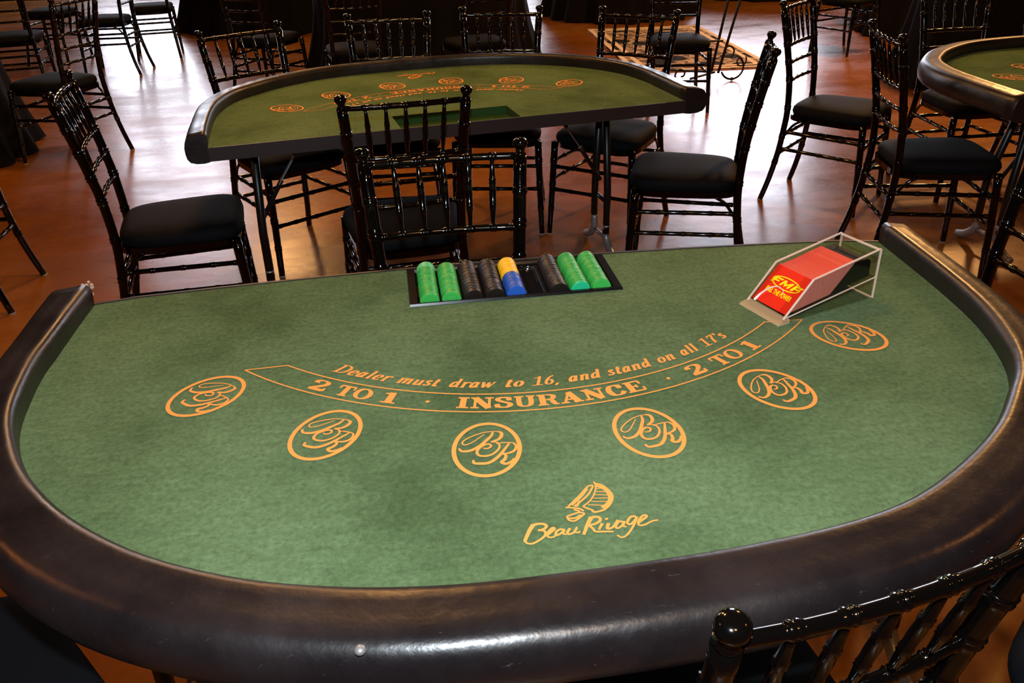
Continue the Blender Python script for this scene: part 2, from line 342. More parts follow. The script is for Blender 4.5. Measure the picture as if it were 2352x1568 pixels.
def glyph(bm, ch, x, mapf, th, tn, sl):
    adv, st = G[ch]
    for s in st:
        md, P = s[0], s[1]; fac = s[2] if len(s) > 2 else 1.0
        if md == 'o':
            cx, cy, rx, ry = P; P = [(cx + rx * cos(2 * pi * k / 20), cy + ry * sin(2 * pi * k / 20)) for k in range(20)]
            ribbon(bm, [(x + a, b) for a, b in P], (lambda t, u, f=fac: (tn + (th - tn) * abs(t.y) ** 1.6) * f), 0, mapf, False, True); continue
        if md == 's': wf = (lambda t, u, f=fac: tn * 1.15 * f)
        elif md == 'l': wf = (lambda t, u, f=fac: th * f)
        else: wf = (lambda t, u, f=fac: (tn + (th - tn) * abs(t.y) ** 1.3) * f)
        if md in 'sl' and len(P) == 2: P = [P[0], tuple((a + b) / 2 for a, b in zip(*P)), P[1]]
        ribbon(bm, [(x + a, b) for a, b in P], wf, 0, mapf, md == 'c')
    return adv
AC = (0.0, 0.078)
def arc_word(bm, word, a0, a1, Rb, h, th, tn, slant=0.0, track=0.0):
    """word set along the table's arc between the angles a0 and a1 (degrees), baseline radius Rb, cap height h"""
    tot = sum(G[c][0] + track for c in word) - track; k = rad(a1 - a0) * Rb / (tot * h); x = 0
    for c in word:
        def mp(p, x0=x):
            u = (p[0] + slant * p[1]) * h * k; v = p[1] * h; A = rad(a0) + u / Rb; r = Rb - v
            return (AC[0] + r * sin(A), AC[1] - r * cos(A))
        x += glyph(bm, c, x, mp, th, tn, slant) + track
SPOTS = [(-.552, -.480), (-.355, -.627), (-.121, -.707), (.121, -.707), (.355, -.627), (.552, -.480)]
MONO = [[[-0.094,-0.668],[-0.103,-0.664],[-0.121,-0.664],[-0.139,-0.671],[-0.151,-0.679],[-0.155,-0.686],[-0.151,-0.691],[-0.141,-0.687],[-0.129,-0.677],[-0.12,-0.669]],[[-0.107,-0.665],[-0.111,-0.675],[-0.121,-0.687],[-0.13,-0.697],[-0.144,-0.706],[-0.157,-0.706],[-0.161,-0.698]],[[-0.1,-0.665],[-0.095,-0.669],[-0.096,-0.678],[-0.102,-0.686],[-0.113,-0.69]],[[-0.113,-0.69],[-0.104,-0.693],[-0.102,-0.704],[-0.109,-0.716],[-0.12,-0.723],[-0.131,-0.722],[-0.136,-0.716],[-0.134,-0.706],[-0.125,-0.697],[-0.117,-0.695],[-0.114,-0.701],[-0.12,-0.706],[-0.126,-0.704]],[[-0.106,-0.696],[-0.097,-0.695],[-0.084,-0.697],[-0.078,-0.7]],[[-0.087,-0.698],[-0.096,-0.712],[-0.108,-0.729],[-0.122,-0.74],[-0.135,-0.74],[-0.143,-0.737],[-0.143,-0.73]],[[-0.081,-0.698],[-0.078,-0.707],[-0.082,-0.717],[-0.091,-0.722],[-0.101,-0.722]],[[-0.101,-0.722],[-0.096,-0.727],[-0.099,-0.736],[-0.104,-0.742],[-0.098,-0.747],[-0.089,-0.742],[-0.085,-0.736]]]
LOGO = [[[-0.082,-0.882],[-0.089,-0.893],[-0.095,-0.905],[-0.098,-0.912]],[[-0.083,-0.883],[-0.074,-0.882],[-0.067,-0.885],[-0.067,-0.89],[-0.073,-0.894],[-0.078,-0.894],[-0.071,-0.896],[-0.07,-0.903],[-0.076,-0.91],[-0.088,-0.917],[-0.095,-0.916],[-0.098,-0.911]],[[-0.069,-0.905],[-0.06,-0.898],[-0.057,-0.894],[-0.06,-0.893],[-0.067,-0.901],[-0.068,-0.908],[-0.062,-0.91],[-0.055,-0.905]],[[-0.045,-0.899],[-0.05,-0.897],[-0.056,-0.901],[-0.057,-0.907],[-0.051,-0.905],[-0.045,-0.899],[-0.048,-0.906],[-0.044,-0.908]],[[-0.039,-0.897],[-0.044,-0.905],[-0.042,-0.908],[-0.035,-0.905],[-0.03,-0.897],[-0.034,-0.905],[-0.03,-0.907],[-0.024,-0.894]],[[-0.006,-0.881],[-0.014,-0.894],[-0.023,-0.912]],[[-0.01,-0.883],[-0.001,-0.881],[0.004,-0.884],[0.003,-0.89],[-0.005,-0.895],[-0.012,-0.896],[-0.009,-0.903],[-0.007,-0.909],[0.004,-0.911],[0.015,-0.913]],[[0.005,-0.895],[-0.002,-0.906]],[[0.011,-0.889],[0.014,-0.886]],[[0.013,-0.896],[0.009,-0.906],[0.017,-0.904],[0.026,-0.892]],[[0.032,-0.897],[0.027,-0.895],[0.021,-0.902],[0.021,-0.907],[0.027,-0.905],[0.034,-0.896],[0.03,-0.905],[0.034,-0.906]],[[0.051,-0.889],[0.044,-0.889],[0.037,-0.898],[0.039,-0.903],[0.046,-0.898],[0.052,-0.89],[0.043,-0.906],[0.031,-0.921],[0.023,-0.925],[0.018,-0.92]],[[0.051,-0.901],[0.063,-0.893],[0.064,-0.889],[0.059,-0.89],[0.052,-0.898],[0.05,-0.906],[0.057,-0.907],[0.068,-0.902],[0.077,-0.901]]]
SAIL = [[[0.014,-0.809],[0.014,-0.82],[0.009,-0.834],[0.0,-0.848],[-0.012,-0.858]],[[0.014,-0.813],[0.023,-0.819],[0.029,-0.831],[0.031,-0.844],[0.025,-0.858],[0.014,-0.869],[0.001,-0.872],[-0.002,-0.868]],[[0.014,-0.818],[0.022,-0.824],[0.027,-0.835],[0.027,-0.847],[0.022,-0.857],[0.012,-0.865]],[[-0.012,-0.858],[-0.007,-0.863],[-0.001,-0.868]],[[0.013,-0.825],[0.021,-0.825]],[[0.012,-0.831],[0.024,-0.833]],[[0.009,-0.837],[0.027,-0.841]],[[0.006,-0.844],[0.026,-0.847]],[[0.001,-0.85],[0.022,-0.854]],[[-0.005,-0.856],[0.016,-0.861]],[[0.011,-0.817],[0.003,-0.819],[-0.013,-0.837],[-0.031,-0.855]],[[0.011,-0.818],[0.001,-0.834],[-0.01,-0.845],[-0.023,-0.856]],[[0.002,-0.823],[-0.012,-0.84],[-0.026,-0.853]],[[-0.014,-0.846],[-0.02,-0.857]],[[-0.035,-0.856],[-0.027,-0.858],[-0.017,-0.862],[-0.013,-0.867]],[[-0.037,-0.874],[-0.028,-0.871],[-0.019,-0.869],[-0.013,-0.872]],[[-0.037,-0.874],[-0.035,-0.882],[-0.028,-0.884],[-0.017,-0.876],[-0.013,-0.872]],[[-0.035,-0.878],[-0.027,-0.879],[-0.018,-0.874]],[[-0.025,-0.862],[-0.018,-0.867]]]
# monogram in its own frame (v towards the player, u to the right)
def to_local(p, c=(-.121, -.706)):
    g = math.atan2(c[0], AC[1] - c[1]); d = (p[0] - c[0], p[1] - c[1])
    return (d[0] * cos(g) + d[1] * sin(g), -d[0] * sin(g) + d[1] * cos(g))
def spot_mesh():
    bm = bmesh.new()
    for s, wv in zip(MONO, (.0026, .0058, .0055, .0044, .0026, .0058, .0046, .0056)):
        ribbon(bm, [to_local(p) for p in s], (lambda t, u, w_=wv: w_ * (0.55 + 0.45 * abs(sin(pi * u)))), 0)
    ribbon(bm, [(.0478 * cos(2 * pi * k / 72), .0645 * sin(2 * pi * k / 72)) for k in range(72)], lambda t, u: .0066, 0, None, False, True)
    me = bpy.data.meshes.new('betting_spot'); bm.to_mesh(me); bm.free(); me.materials.append(M['print']); return me
SPOT_ME = spot_mesh()
def insurance_mesh():
    bm = bmesh.new()
    arc = lambda R_, a0, a1, n=60: [(AC[0] + R_ * sin(rad(a0 + (a1 - a0) * k / n)), AC[1] - R_ * cos(rad(a0 + (a1 - a0) * k / n))) for k in range(n + 1)]
    wl = lambda t, u: .0030
    ribbon(bm, arc(.6965, -45.8, 45.8), wl, 0, None, False); ribbon(bm, arc(.6450, -41.8, 41.8), wl, 0, None, False)
    for s in (-1, 1): ribbon(bm, [(s * .6965 * sin(rad(45.9)), AC[1] - .6965 * cos(rad(45.9))), (s * .6450 * sin(rad(41.7)), AC[1] - .6450 * cos(rad(41.7)))], wl, 0, None, False)
    for wd, a0, a1 in (('2', -35.0, -32.2), ('TO', -30.6, -25.2), ('1', -23.7, -21.5), ('INSURANCE', -13.2, 13.0), ('2', 20.4, 23.2), ('TO', 25.3, 30.8), ('1', 32.3, 34.5)):
        arc_word(bm, wd, a0, a1, .6860, .0315, .30, .105, 0.0, 0.05)
    for a in (-17.2, 17.0): ribbon(bm, [(AC[0] + .671 * sin(rad(a)) - .0001, AC[1] - .671 * cos(rad(a))), (AC[0] + .671 * sin(rad(a)), AC[1] - .671 * cos(rad(a))), (AC[0] + .671 * sin(rad(a)) + .0001, AC[1] - .671 * cos(rad(a)))], lambda t, u: 0, 0)
    for a in (-17.2, 17.0):
        c = (AC[0] + .671 * sin(rad(a)), AC[1] - .671 * cos(rad(a))); bm.faces.new([bm.verts.new((c[0] + .0035 * cos(2 * pi * k / 14), c[1] + .0035 * sin(2 * pi * k / 14), 0)) for k in range(14)])
    me = bpy.data.meshes.new('insurance_print'); bm.to_mesh(me); bm.free(); me.materials.append(M['print']); return me
def rules_mesh():
    bm = bmesh.new()
    for wd, a0, a1 in (('Dealer', -34.6, -24.8), ('must', -23.4, -16.9), ('draw', -15.2, -8.3), ('to', -6.8, -3.9), ('16,', -2.6, 1.6), ('and', 3.0, 8.2), ('stand', 9.4, 16.9), ('on', 18.3, 21.6), ('all', 22.9, 26.4), ("17's", 27.7, 33.2)):
        arc_word(bm, wd, a0, a1, .6250, .0275, .185, .068, 0.26, 0.04)
    me = bpy.data.meshes.new('rules_print'); bm.to_mesh(me); bm.free(); me.materials.append(M['print']); return me
def logo_mesh():
    bm = bmesh.new()
    for s, wv in zip(LOGO, (.0058, .0042, .0038, .0036, .0036, .0058, .0042, .0040, .0040, .0042, .0036, .0036, .0036)): ribbon(bm, s, (lambda t, u, w_=wv: w_ * (1.05 - 0.35 * u)), 0)
    for i, s in enumerate(SAIL): ribbon(bm, s, (lambda t, u, i=i: (.0022, .0035, .0050, .0030)[i] if i < 4 else (.0016 if i < 10 else .0030)), 0)
    me = bpy.data.meshes.new('sailboat_logo'); bm.to_mesh(me); bm.free(); me.materials.append(M['print']); return me
LOGO[4] = [[x + .0015, y] for x, y in LOGO[4][:-1]] + [[-.0265, -.9045]]
INS_ME, RUL_ME, LOG_ME = insurance_mesh(), rules_mesh(), logo_mesh()

# ------------------------------------------------------------------ blackjack tables
EDGE = [(-.832, -.082), (-.836, -.19), (-.838, -.30), (-.840, -.36), (-.835, -.43), (-.82, -.533), (-.79, -.618), (-.745, -.705), (-.68, -.79), (-.605, -.86), (-.525, -.915), (-.425, -.962), (-.33, -.990), (-.245, -1.005), (-.165, -1.012), (-.066, -1.013), (.036, -1.011), (.15, -1.005), (.281, -.988), (.385, -.958), (.49, -.900), (.585, -.830), (.665, -.748), (.715, -.688), (.755, -.611), (.793, -.487), (.812, -.34), (.822, -.195), (.828, -.084)]
TRAY = (-.21, .21, -.213, -.040)
def make_table(name, back, loc, rz, lx=.71, hole=True):
    root = empty(name, loc, rz)
    pts = spline([(x, y, 0) for x, y in EDGE], 4)
    if not back[1]:                                                # straight dealer edge
        pts = [Vector((p.x, p.y if p.y < -.16 else p.y + .05 * (p.y + .16) / .078, 0)) for p in pts]
        pts[0].y = pts[-1].y = back[0]
    BE = [(x, back[0] - back[1] * (x / .833) ** 2, 0) for x in (.75, .6, .4, .2, 0, -.2, -.4, -.6, -.75)]
    outl = [Vector((p.x, p.y, 0)) for p in pts] + [Vector(b) for b in BE]
    hl = [Vector((TRAY[0], TRAY[2], 0)), Vector((TRAY[1], TRAY[2], 0)), Vector((TRAY[1], TRAY[3], 0)), Vector((TRAY[0], TRAY[3], 0))] if hole else []
    polys = [outl, hl] if hole else [outl]
    allv = outl + hl; tr = geometry.tessellate_polygon(polys)
    bm = bmesh.new(); V = [bm.verts.new(v) for v in allv]
    for t in tr:
        try: bm.faces.new([V[i] for i in t])
        except ValueError: pass
    bmesh.ops.recalc_face_normals(bm, faces=bm.faces[:])
    if sum(f.normal.z for f in bm.faces) < 0: bmesh.ops.reverse_faces(bm, faces=bm.faces[:])
    obj('felt_surface', bm, M['felt'], root, 'raw')
    # board below the felt
    bm = bmesh.new(); lo = [Vector((v.x, v.y, -.034)) for v in outl]
    A = [bm.verts.new(Vector((v.x, v.y, -.0008))) for v in outl]; B = [bm.verts.new(v) for v in lo]; n = len(A)
    for i in range(n): bm.faces.new((A[i], A[(i + 1) % n], B[(i + 1) % n], B[i]))
    hv = [bm.verts.new(Vector((h.x, h.y, -.034))) for h in hl]; Bv = B + hv
    for t in tr:
        try: bm.faces.new([Bv[i] for i in t])
        except ValueError: pass
    obj('table_board', bm, M['under'], root)
    # dealer edge trim
    bm = bmesh.new(); ed = [outl[len(pts) - 1]] + [Vector(b) for b in BE] + [outl[0]]
    for a, b in zip(ed, ed[1:]):
        prism(bm, [a + Vector((0, 0, .002)), b + Vector((0, 0, .002)), b + Vector((0, 0, -.042)), a + Vector((0, 0, -.042))], (0, .006, 0))
    obj('edge_trim', bm, M['edge'], root)
    # padded armrest
    bm = bmesh.new(); n = len(pts); rings = []
    prof = [(0, -.045), (0, .0), (-.03, .028), (-.01, .039), (.06, .0445), (.15, .046), (.26, .0435), (.50, .041), (.74, .0385), (.86, .033), (.95, .021), (1.0, .004), (1.0, -.014), (.96, -.030), (.85, -.041), (.6, -.047), (.25, -.048)]
    for i, p in enumerate(pts):
        t = (pts[min(i + 1, n - 1)] - pts[max(0, i - 1)]).normalized(); nn = Vector((t.y, -t.x, 0)) * -1
        if nn.dot(Vector((p.x, p.y + .35, 0))) < 0: nn = -nn
        s = i / (n - 1); w_ = .068 + .026 * min(1, max(0, sin(pi * s) * 1.5 - .25)) + .018 * max(0, 1 - s * 7); wob = .0008 * sin(i * .41) + .0007 * sin(i * .23 + 1)
        if i == 0 or i == n - 1: nn = Vector((1 if p.x > 0 else -1, 0, 0))
        rings.append([bm.verts.new(p + nn * (d * (w_ + wob)) + Vector((0, 0, z))) for d, z in prof])
    for a, b in zip(rings, rings[1:]):
        for k in range(len(prof)): bm.faces.new((a[k], a[(k + 1) % len(prof)], b[(k + 1) % len(prof)], b[k]))
    bm.faces.new(rings[0]); bm.faces.new(rings[-1][::-1])
    ar = obj('armrest', bm, M['vinyl'], root, True)
    for f in ar.data.polygons:
        if len(f.vertices) > 4: f.use_smooth = False
    # prints on the felt
    for k, (x, y) in enumerate(SPOTS):
        o = bpy.data.objects.new('betting_spot', SPOT_ME); COL.objects.link(o); o.parent = root; o.location = (x, y, .0009)
        o.rotation_euler = (0, 0, math.atan2(x, AC[1] - y))
    for nm, me in (('insurance_print', INS_ME), ('rules_print', RUL_ME), ('sailboat_logo', LOG_ME)):
        o = bpy.data.objects.new(nm, me); COL.objects.link(o); o.parent = root; o.location = (0, 0, .0009 if nm != 'sailboat_logo' else .0011)
    # folding legs
    for s in (-1, 1):
        lg = None
        bm = bmesh.new()
        for yy in (-.57, -.43):
            tube(bm, [(s * (lx - .02), yy + (.09 if yy < -.5 else -.0), -.034), (s * lx, yy, -.45), (s * lx, yy, -.64)], .016, 10)
        tube(bm, [(s * lx, -.57, -.50), (s * lx, -.43, -.50)], .010, 8); tube(bm, [(s * (lx - .018), -.53, -.10), (s * (lx - .018), -.43, -.10)], .010, 8)
        lg = obj('leg', bm, M['blackmetal'], root, True)
        bm = bmesh.new()
        for y0, y1 in ((-.57, -.67), (-.43, -.33)):
            tube(bm, spline([(s * lx, y0, -.60), (s * lx, y0, -.66), (s * lx, (y0 + y1) / 2, -.705), (s * lx, y1, -.722)], 4), .0165, 10)
        tube(bm, [(s * lx, -.57, -.665), (s * lx, -.43, -.665)], .009, 8)
        obj('leg_foot', bm, M['greymetal'], lg, True, 'bare grey steel foot')
        bm = bmesh.new(); tube(bm, [(s * (lx - .005), -.50, -.42), (s * (lx - .10), -.50, -.27)], .009, 8); obj('brace_link', bm, M['blackmetal'], lg)
        bm = bmesh.new(); prism(bm, [(s * (lx - .09), -.512, -.285), (s * (lx - .09), -.488, -.285), (s * (lx - .17), -.488, -.17), (s * (lx - .17), -.512, -.17)], (.004, 0, .003)); obj('brace_plate', bm, M['greymetal'], lg)
        bm = bmesh.new(); tube(bm, [(s * (lx - .16), -.50, -.18), (s * (lx - .26), -.50, -.036)], .009, 8); obj('brace_link', bm, M['blackmetal'], lg)
    return root
T1 = make_table('blackjack_table', (-.026, .047), (0, 0, TZ), 0)
tag(T1, 'large green felt blackjack table filling the foreground, holding the chip tray and card shoe', 'gaming table')
T2 = make_table('blackjack_table', (-.028, 0), (.028, 1.153, TZ), 3.292)
tag(T2, 'green felt blackjack table in the middle of the picture with an empty tray recess', 'gaming table')
T3 = make_table('blackjack_table', (-.028, 0), (2.76, .93, TZ), rad(183), .47)
tag(T3, 'green felt blackjack table cut off by the right edge of the picture', 'gaming table')
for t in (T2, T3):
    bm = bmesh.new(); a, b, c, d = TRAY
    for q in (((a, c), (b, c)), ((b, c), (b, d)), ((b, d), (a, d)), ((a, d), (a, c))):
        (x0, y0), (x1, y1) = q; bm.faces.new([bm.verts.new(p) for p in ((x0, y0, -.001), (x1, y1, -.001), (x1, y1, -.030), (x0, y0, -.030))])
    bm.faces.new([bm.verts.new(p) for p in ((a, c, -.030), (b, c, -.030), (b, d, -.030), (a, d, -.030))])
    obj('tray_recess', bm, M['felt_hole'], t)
# torn padding where the near armrest ends, and the stud pushing through its front
bm = bmesh.new()
for k in range(16):
    c = Vector((-.842 + random.uniform(-.010, .012), -.070 + random.uniform(-.004, .010), random.uniform(.005, .046)))
    bmesh.ops.create_icosphere(bm, subdivisions=1, radius=random.uniform(.003, .006), matrix=Matrix.Translation(c))
obj('torn_padding', bm, M['foam'], T1, False, 'frayed pale padding at the cut end of the armrest')
bm = bmesh.new()
for k in range(5): bmesh.ops.create_icosphere(bm, subdivisions=1, radius=.0022, matrix=Matrix.Translation((-.905 + .004 * k, -.080 + random.uniform(0, .004), .022 + .0025 * k + random.uniform(-.001, .001))))
obj('torn_padding', bm, M['foam'], T1, False, 'frayed pale threads at the outer corner')
bm = bmesh.new(); bmesh.ops.create_uvsphere(bm, u_segments=12, v_segments=8, radius=.0065, matrix=Matrix.Translation((-.296, -1.083, .036)) @ Matrix.Diagonal((1, 1, .8, 1)))
obj('stud', bm, M['greymetal'], T1, True, 'small shiny stud head poking through the black vinyl')

# ------------------------------------------------------------------ chip tray and chips
tray = empty('chip_tray', (0, 0, TZ)); tag(tray, 'black plastic nine-row chip tray set into the near table felt', 'tray')
TP = .0430; TR_ = .0203; ty0, ty1 = -.205, -.049; x0 = -TP * 4.5
bm = bmesh.new()                                                    # rim
a, b, c, d = -.2125, .2125, -.2155, -.0375
out = [(a, c), (b, c), (b, d), (a, d)]; inn = [(x0 - .001, ty0), (-x0 + .001, ty0), (-x0 + .001, ty1), (x0 - .001, ty1)]
def ringz(P, z): return [bm.verts.new((x, y, z)) for x, y in P]
o0, o1, i1 = ringz(out, .0012), ringz([(x * .994, y + (.002 if y < -.1 else -.002)) for x, y in out], .0055), ringz([(x * 1.008, y + (-.003 if y < -.1 else .003)) for x, y in inn], .0055)
i2 = ringz(inn, .0005); i3 = ringz(inn, -.003)
for A, B in ((o0, o1), (o1, i1), (i1, i2), (i2, i3)):
    for k in range(4): bm.faces.new((A[k], A[(k + 1) % 4], B[(k + 1) % 4], B[k]))
obj('tray_rim', bm, M['traypl'], tray)
bm = bmesh.new()                                                    # nine troughs
prof = []
for k in range(9):
    cx = x0 + TP * (k + .5)
    for j in range(13): A = pi + pi * j / 12; prof.append((cx + TR_ * cos(A), -.0025 + TR_ * sin(A)))
va = [bm.verts.new((x, ty0, z)) for x, z in prof]; vb = [bm.verts.new((x, ty1, z)) for x, z in prof]
for k in range(len(prof) - 1): bm.faces.new((va[k], va[k + 1], vb[k + 1], vb[k]))
for vv in (va, vb):
    for k in range(9): bm.faces.new(vv[k * 13:(k + 1) * 13])
for k in range(9):                                                  # little end caps above each trough
    pass
for f in bm.faces: f.smooth = len(f.verts) == 4
obj('trough', bm, M['traypl'], tray, 'raw')
def chip_mesh(nm, m):
    bm = bmesh.new(); r = .0195; t = .00402
    q = [(r - .0007, -t / 2), (r - .0002, -t / 2 + .0003), (r, -t / 2 + .0007), (r, t / 2 - .0007), (r - .0002, t / 2 - .0003), (r - .0007, t / 2)]
    lathe(bm, [(.001, -t / 2 + .0004), (r * .62, -t / 2 + .0004), (r * .66, -t / 2)] + q + [(r * .66, t / 2), (r * .62, t / 2 - .0004), (.001, t / 2 - .0004)], (0, 0, 0), 28, Vector((0, 1, 0)))
    me = bpy.data.meshes.new(nm); bmesh.ops.recalc_face_normals(bm, faces=bm.faces[:]); bm.to_mesh(me); bm.free(); me.materials.append(m); return me
CM = {k: chip_mesh(k + '_chip', M[k]) for k in ('green', 'pale', 'teal', 'black', 'yellow', 'blue')}
colsp = {0: [('pale', 3), ('green', 34)], 1: [('green', 37)], 2: [('black', 37)], 3: [('black', 37)], 4: [('yellow', 18), ('blue', 19)], 6: [('black', 37)], 7: [('green', 36), ('teal', 1)], 8: [('green', 37)]}
cname = {0: 'leftmost row', 1: 'second row from the left', 2: 'third row from the left', 3: 'fourth row from the left', 4: 'middle row', 6: 'row right of the empty trough', 7: 'second row from the right', 8: 'rightmost row'}
GRP = {0: 'green chips in the leftmost row', 1: 'green chips in the second row', 2: 'black chips in the third row', 3: 'black chips in the fourth row', 6: 'black chips right of the empty trough', 7: 'green chips in the second row from the right', 8: 'green chips in the rightmost row'}
for k, runs in colsp.items():
    cx = x0 + TP * (k + .5); y = ty1 - .0035; j = 0
    for cn, cnt in runs:
        for q in range(cnt):
            o = bpy.data.objects.new('poker_chip', CM[cn]); COL.objects.link(o)
            o.location = (cx + random.uniform(-.00022, .00022), y, TZ + .0010 + random.uniform(-.0001, .0001)); o.rotation_euler = (rad(6), random.uniform(0, 6), 0)
            if cn == 'pale': o.rotation_euler[0] = rad(6 - 5 * (3 - q)); o.location.z += .0012 * (3 - q); o.location.y += .0016 * (2 - q)
            col_ = {'pale': 'pale green', 'teal': 'teal green'}.get(cn, cn)
            lab = '%s poker chip in the %s of the tray' % (col_, cname[k]); g = GRP.get(k)
            if cn in ('pale', 'yellow', 'blue'): g = '%s chips in the tray' % col_; lab = '%s poker chip %s of the chip tray' % (col_, {'pale': 'at the back of the leftmost row', 'yellow': 'in the back half of the middle row', 'blue': 'in the front half of the middle row'}[cn])
            if cn == 'teal': g = None; lab = 'teal green chip facing out at the front of the second row from the right'
            if k in (0, 1, 8, 2, 3, 6) and runs[-1][0] == cn and q == cnt - 1:
                g = None; lab = 'front %s chip, face showing, in the %s of the tray' % (col_, cname[k])
            if cn == 'blue' and q == cnt - 1: g = None; lab = 'front blue chip, bright face showing, in the middle row of the chip tray'
            tag(o, lab, 'poker chip', g)
            y -= .00408

# ------------------------------------------------------------------ card shoe
SA = rad(18.5); shoe = empty('card_shoe', (.460, -.416, TZ + .0008), SA)
tag(shoe, 'clear acrylic card shoe filled with red cards on the right of the near table', 'card shoe')
WD = .100                                                           # local x = length, y = width
side = [(0.0, 0.0), (.222, 0.0), (.222, .100), (.061, .073), (0.0, .007)]
for yy in (0.0, WD - .003):
    bm = bmesh.new(); prism(bm, [(x, yy, z) for x, z in side], (0, .003, 0)); sp = obj('side_wall', bm, M['acrylic'], shoe)
    bm = bmesh.new(); e = .0019
    for (xa, za), (xb, zb) in ((side[2], side[3]), (side[3], side[4]), (side[1], side[2])):
        d = Vector((xb - xa, 0, zb - za)).normalized(); nn = Vector((-d.z, 0, d.x)) * -e
        prism(bm, [(xa, yy - .0004, za), (xb, yy - .0004, zb), (xb + nn.x, yy - .0004, zb + nn.z), (xa + nn.x, yy - .0004, za + nn.z)], (0, .0038, 0))
    obj('polished_edge', bm, M['acredge'], sp)
bm = bmesh.new(); box(bm, (.0, .003, .0), (.222, WD - .003, .002)); obj('base_plate', bm, M['acrylic'], shoe)
bm = bmesh.new(); box(bm, (.219, .003, .002), (.222, WD - .003, .100)); bw = obj('back_wall', bm, M['acrylic'], shoe)
bm = bmesh.new(); box(bm, (.2186, .003, .0975), (.2224, WD - .003, .1004)); box(bm, (.2186, .003, .0), (.2224, WD - .003, .0022)); obj('polished_edge', bm, M['acredge'], bw)
bm = bmesh.new(); prism(bm, [(.006, .003, .009), (.2185, .003, .043), (.2185, .003, .046), (.006, .003, .012)], (0, WD - .006, 0)); rp = obj('ramp', bm, M['acrylic'], shoe)
bm = bmesh.new(); prism(bm, [(.006, -.0002, .009), (.2185, -.0002, .043), (.2185, -.0002, .046), (.006, -.0002, .012)], (0, .0006, 0)); obj('polished_edge', bm, M['acredge'], rp)
bm = bmesh.new(); prism(bm, [(-.016, -.004, .000), (.010, -.004, .000), (.010, -.004, .008), (-.012, -.004, .004)], (0, WD + .008, 0)); obj('front_lip', bm, M['acrlip'], shoe)
# front plate with the curved thumb opening
fd = Vector((.061 - .002, 0, .073 - .010)); fl = fd.length; fu = fd.normalized(); fn = Vector((-fu.z, 0, fu.x))
def fp(y, s, off=0): return Vector((.001, 0, .009)) + fu * s + Vector((0, y, 0)) + fn * off
for ya, yb in ((.003, .020), (.080, .097)):
    bm = bmesh.new(); prism(bm, [fp(ya, .004, .001), fp(yb, .004, .001), fp(yb, fl, .001), fp(ya, fl, .001)], fn * .0025); obj('front_plate', bm, M['acrylic'], shoe)
bm = bmesh.new(); arcp = [fp(.082 - .0 * k, .004 + .0, .003) for k in range(1)]
P_ = spline([fp(.083, .004, .003), fp(.079, .022, .003), fp(.068, .040, .003), fp(.052, .047, .003), fp(.036, .040, .003), fp(.026, .022, .003), fp(.022, .004, .003)], 5)
tube(bm, P_[:22], [.0026 - .0001 * i for i in range(22)], 6); obj('thumb_opening', bm, M['acredge'], shoe)
# cards: the front card and the packed deck behind it
CB = empty('front_playing_card', (.460, -.416, TZ + .0008), SA)
def cardpt(x, y, z): return Vector((x, y, z))
ra = math.atan2(.034, .2125); fdir = Vector((.056, 0, .057)).normalized(); nrm = Vector((-fdir.z, 0, fdir.x))
F0 = Vector((.0065, 0, .0135)); CHt = .0775
bm = bmesh.new(); prism(bm, [F0 + Vector((0, .006, 0)), F0 + Vector((0, .094, 0)), F0 + fdir * (CHt + .002) + Vector((0, .094, 0)), F0 + fdir * (CHt + .002) + Vector((0, .006, 0))], Vector((.0016, 0, .0002)))
cf = obj('card_face', bm, M['red'], CB)
tag(CB, 'glossy red card with yellow oval emblem at the front of the card shoe', 'playing card')
bm = bmesh.new(); s0 = Vector((.0019, 0, .0003)); ln = Vector((.104, 0, .0166))
t_ = fdir * CHt
A = [F0 + s0 + Vector((0, .006, 0)), F0 + s0 + Vector((0, .094, 0)), F0 + s0 + t_ + Vector((0, .094, 0)), F0 + s0 + t_ + Vector((0, .006, 0))]
sec = 14; rows = []
for k in range(sec + 1):
    u = k / sec; dz = -.0035 * sin(pi * min(1, u * 1.35)) * (u < .74) + (-.0012 if .74 <= u < .80 else 0)
    rows.append([bm.verts.new(p + ln * u + (fdir * dz if i > 1 else Vector((0, 0, 0)))) for i, p in enumerate(A)])
for r, s in zip(rows, rows[1:]):
    for k in range(4):
        F = bm.faces.new((r[k], r[(k + 1) % 4], s[(k + 1) % 4], s[k])); F.material_index = 1 if k in (1, 3) else 0
bm.faces.new(rows[0][::-1]); bm.faces.new(rows[-1])
dk = obj('playing_cards', bm, [M['deck'], M['decks']]); dk.location = (.460, -.416, TZ + .0008); dk.rotation_euler = (0, 0, SA)
tag(dk, 'tightly packed red playing cards slanting inside the clear card shoe', 'playing cards', kind='stuff')
bm = bmesh.new(); q0 = F0 + s0 + ln + Vector((.001, 0, .0002)); t2 = fdir * .0735
prism(bm, [Vector((q0.x, .007, q0.z)), Vector((q0.x, .007, q0.z)) + t2, Vector((.200, .007, .0835)), Vector((.207, .007, .078)), Vector((.209, .007, .0470))], (0, .086, 0))
wg = obj('card_pusher', bm, M['blackpl']); wg.location = (.460, -.416, TZ + .0008); wg.rotation_euler = (0, 0, SA)
tag(wg, 'black wedge block pushing the red cards inside the card shoe', 'card pusher')
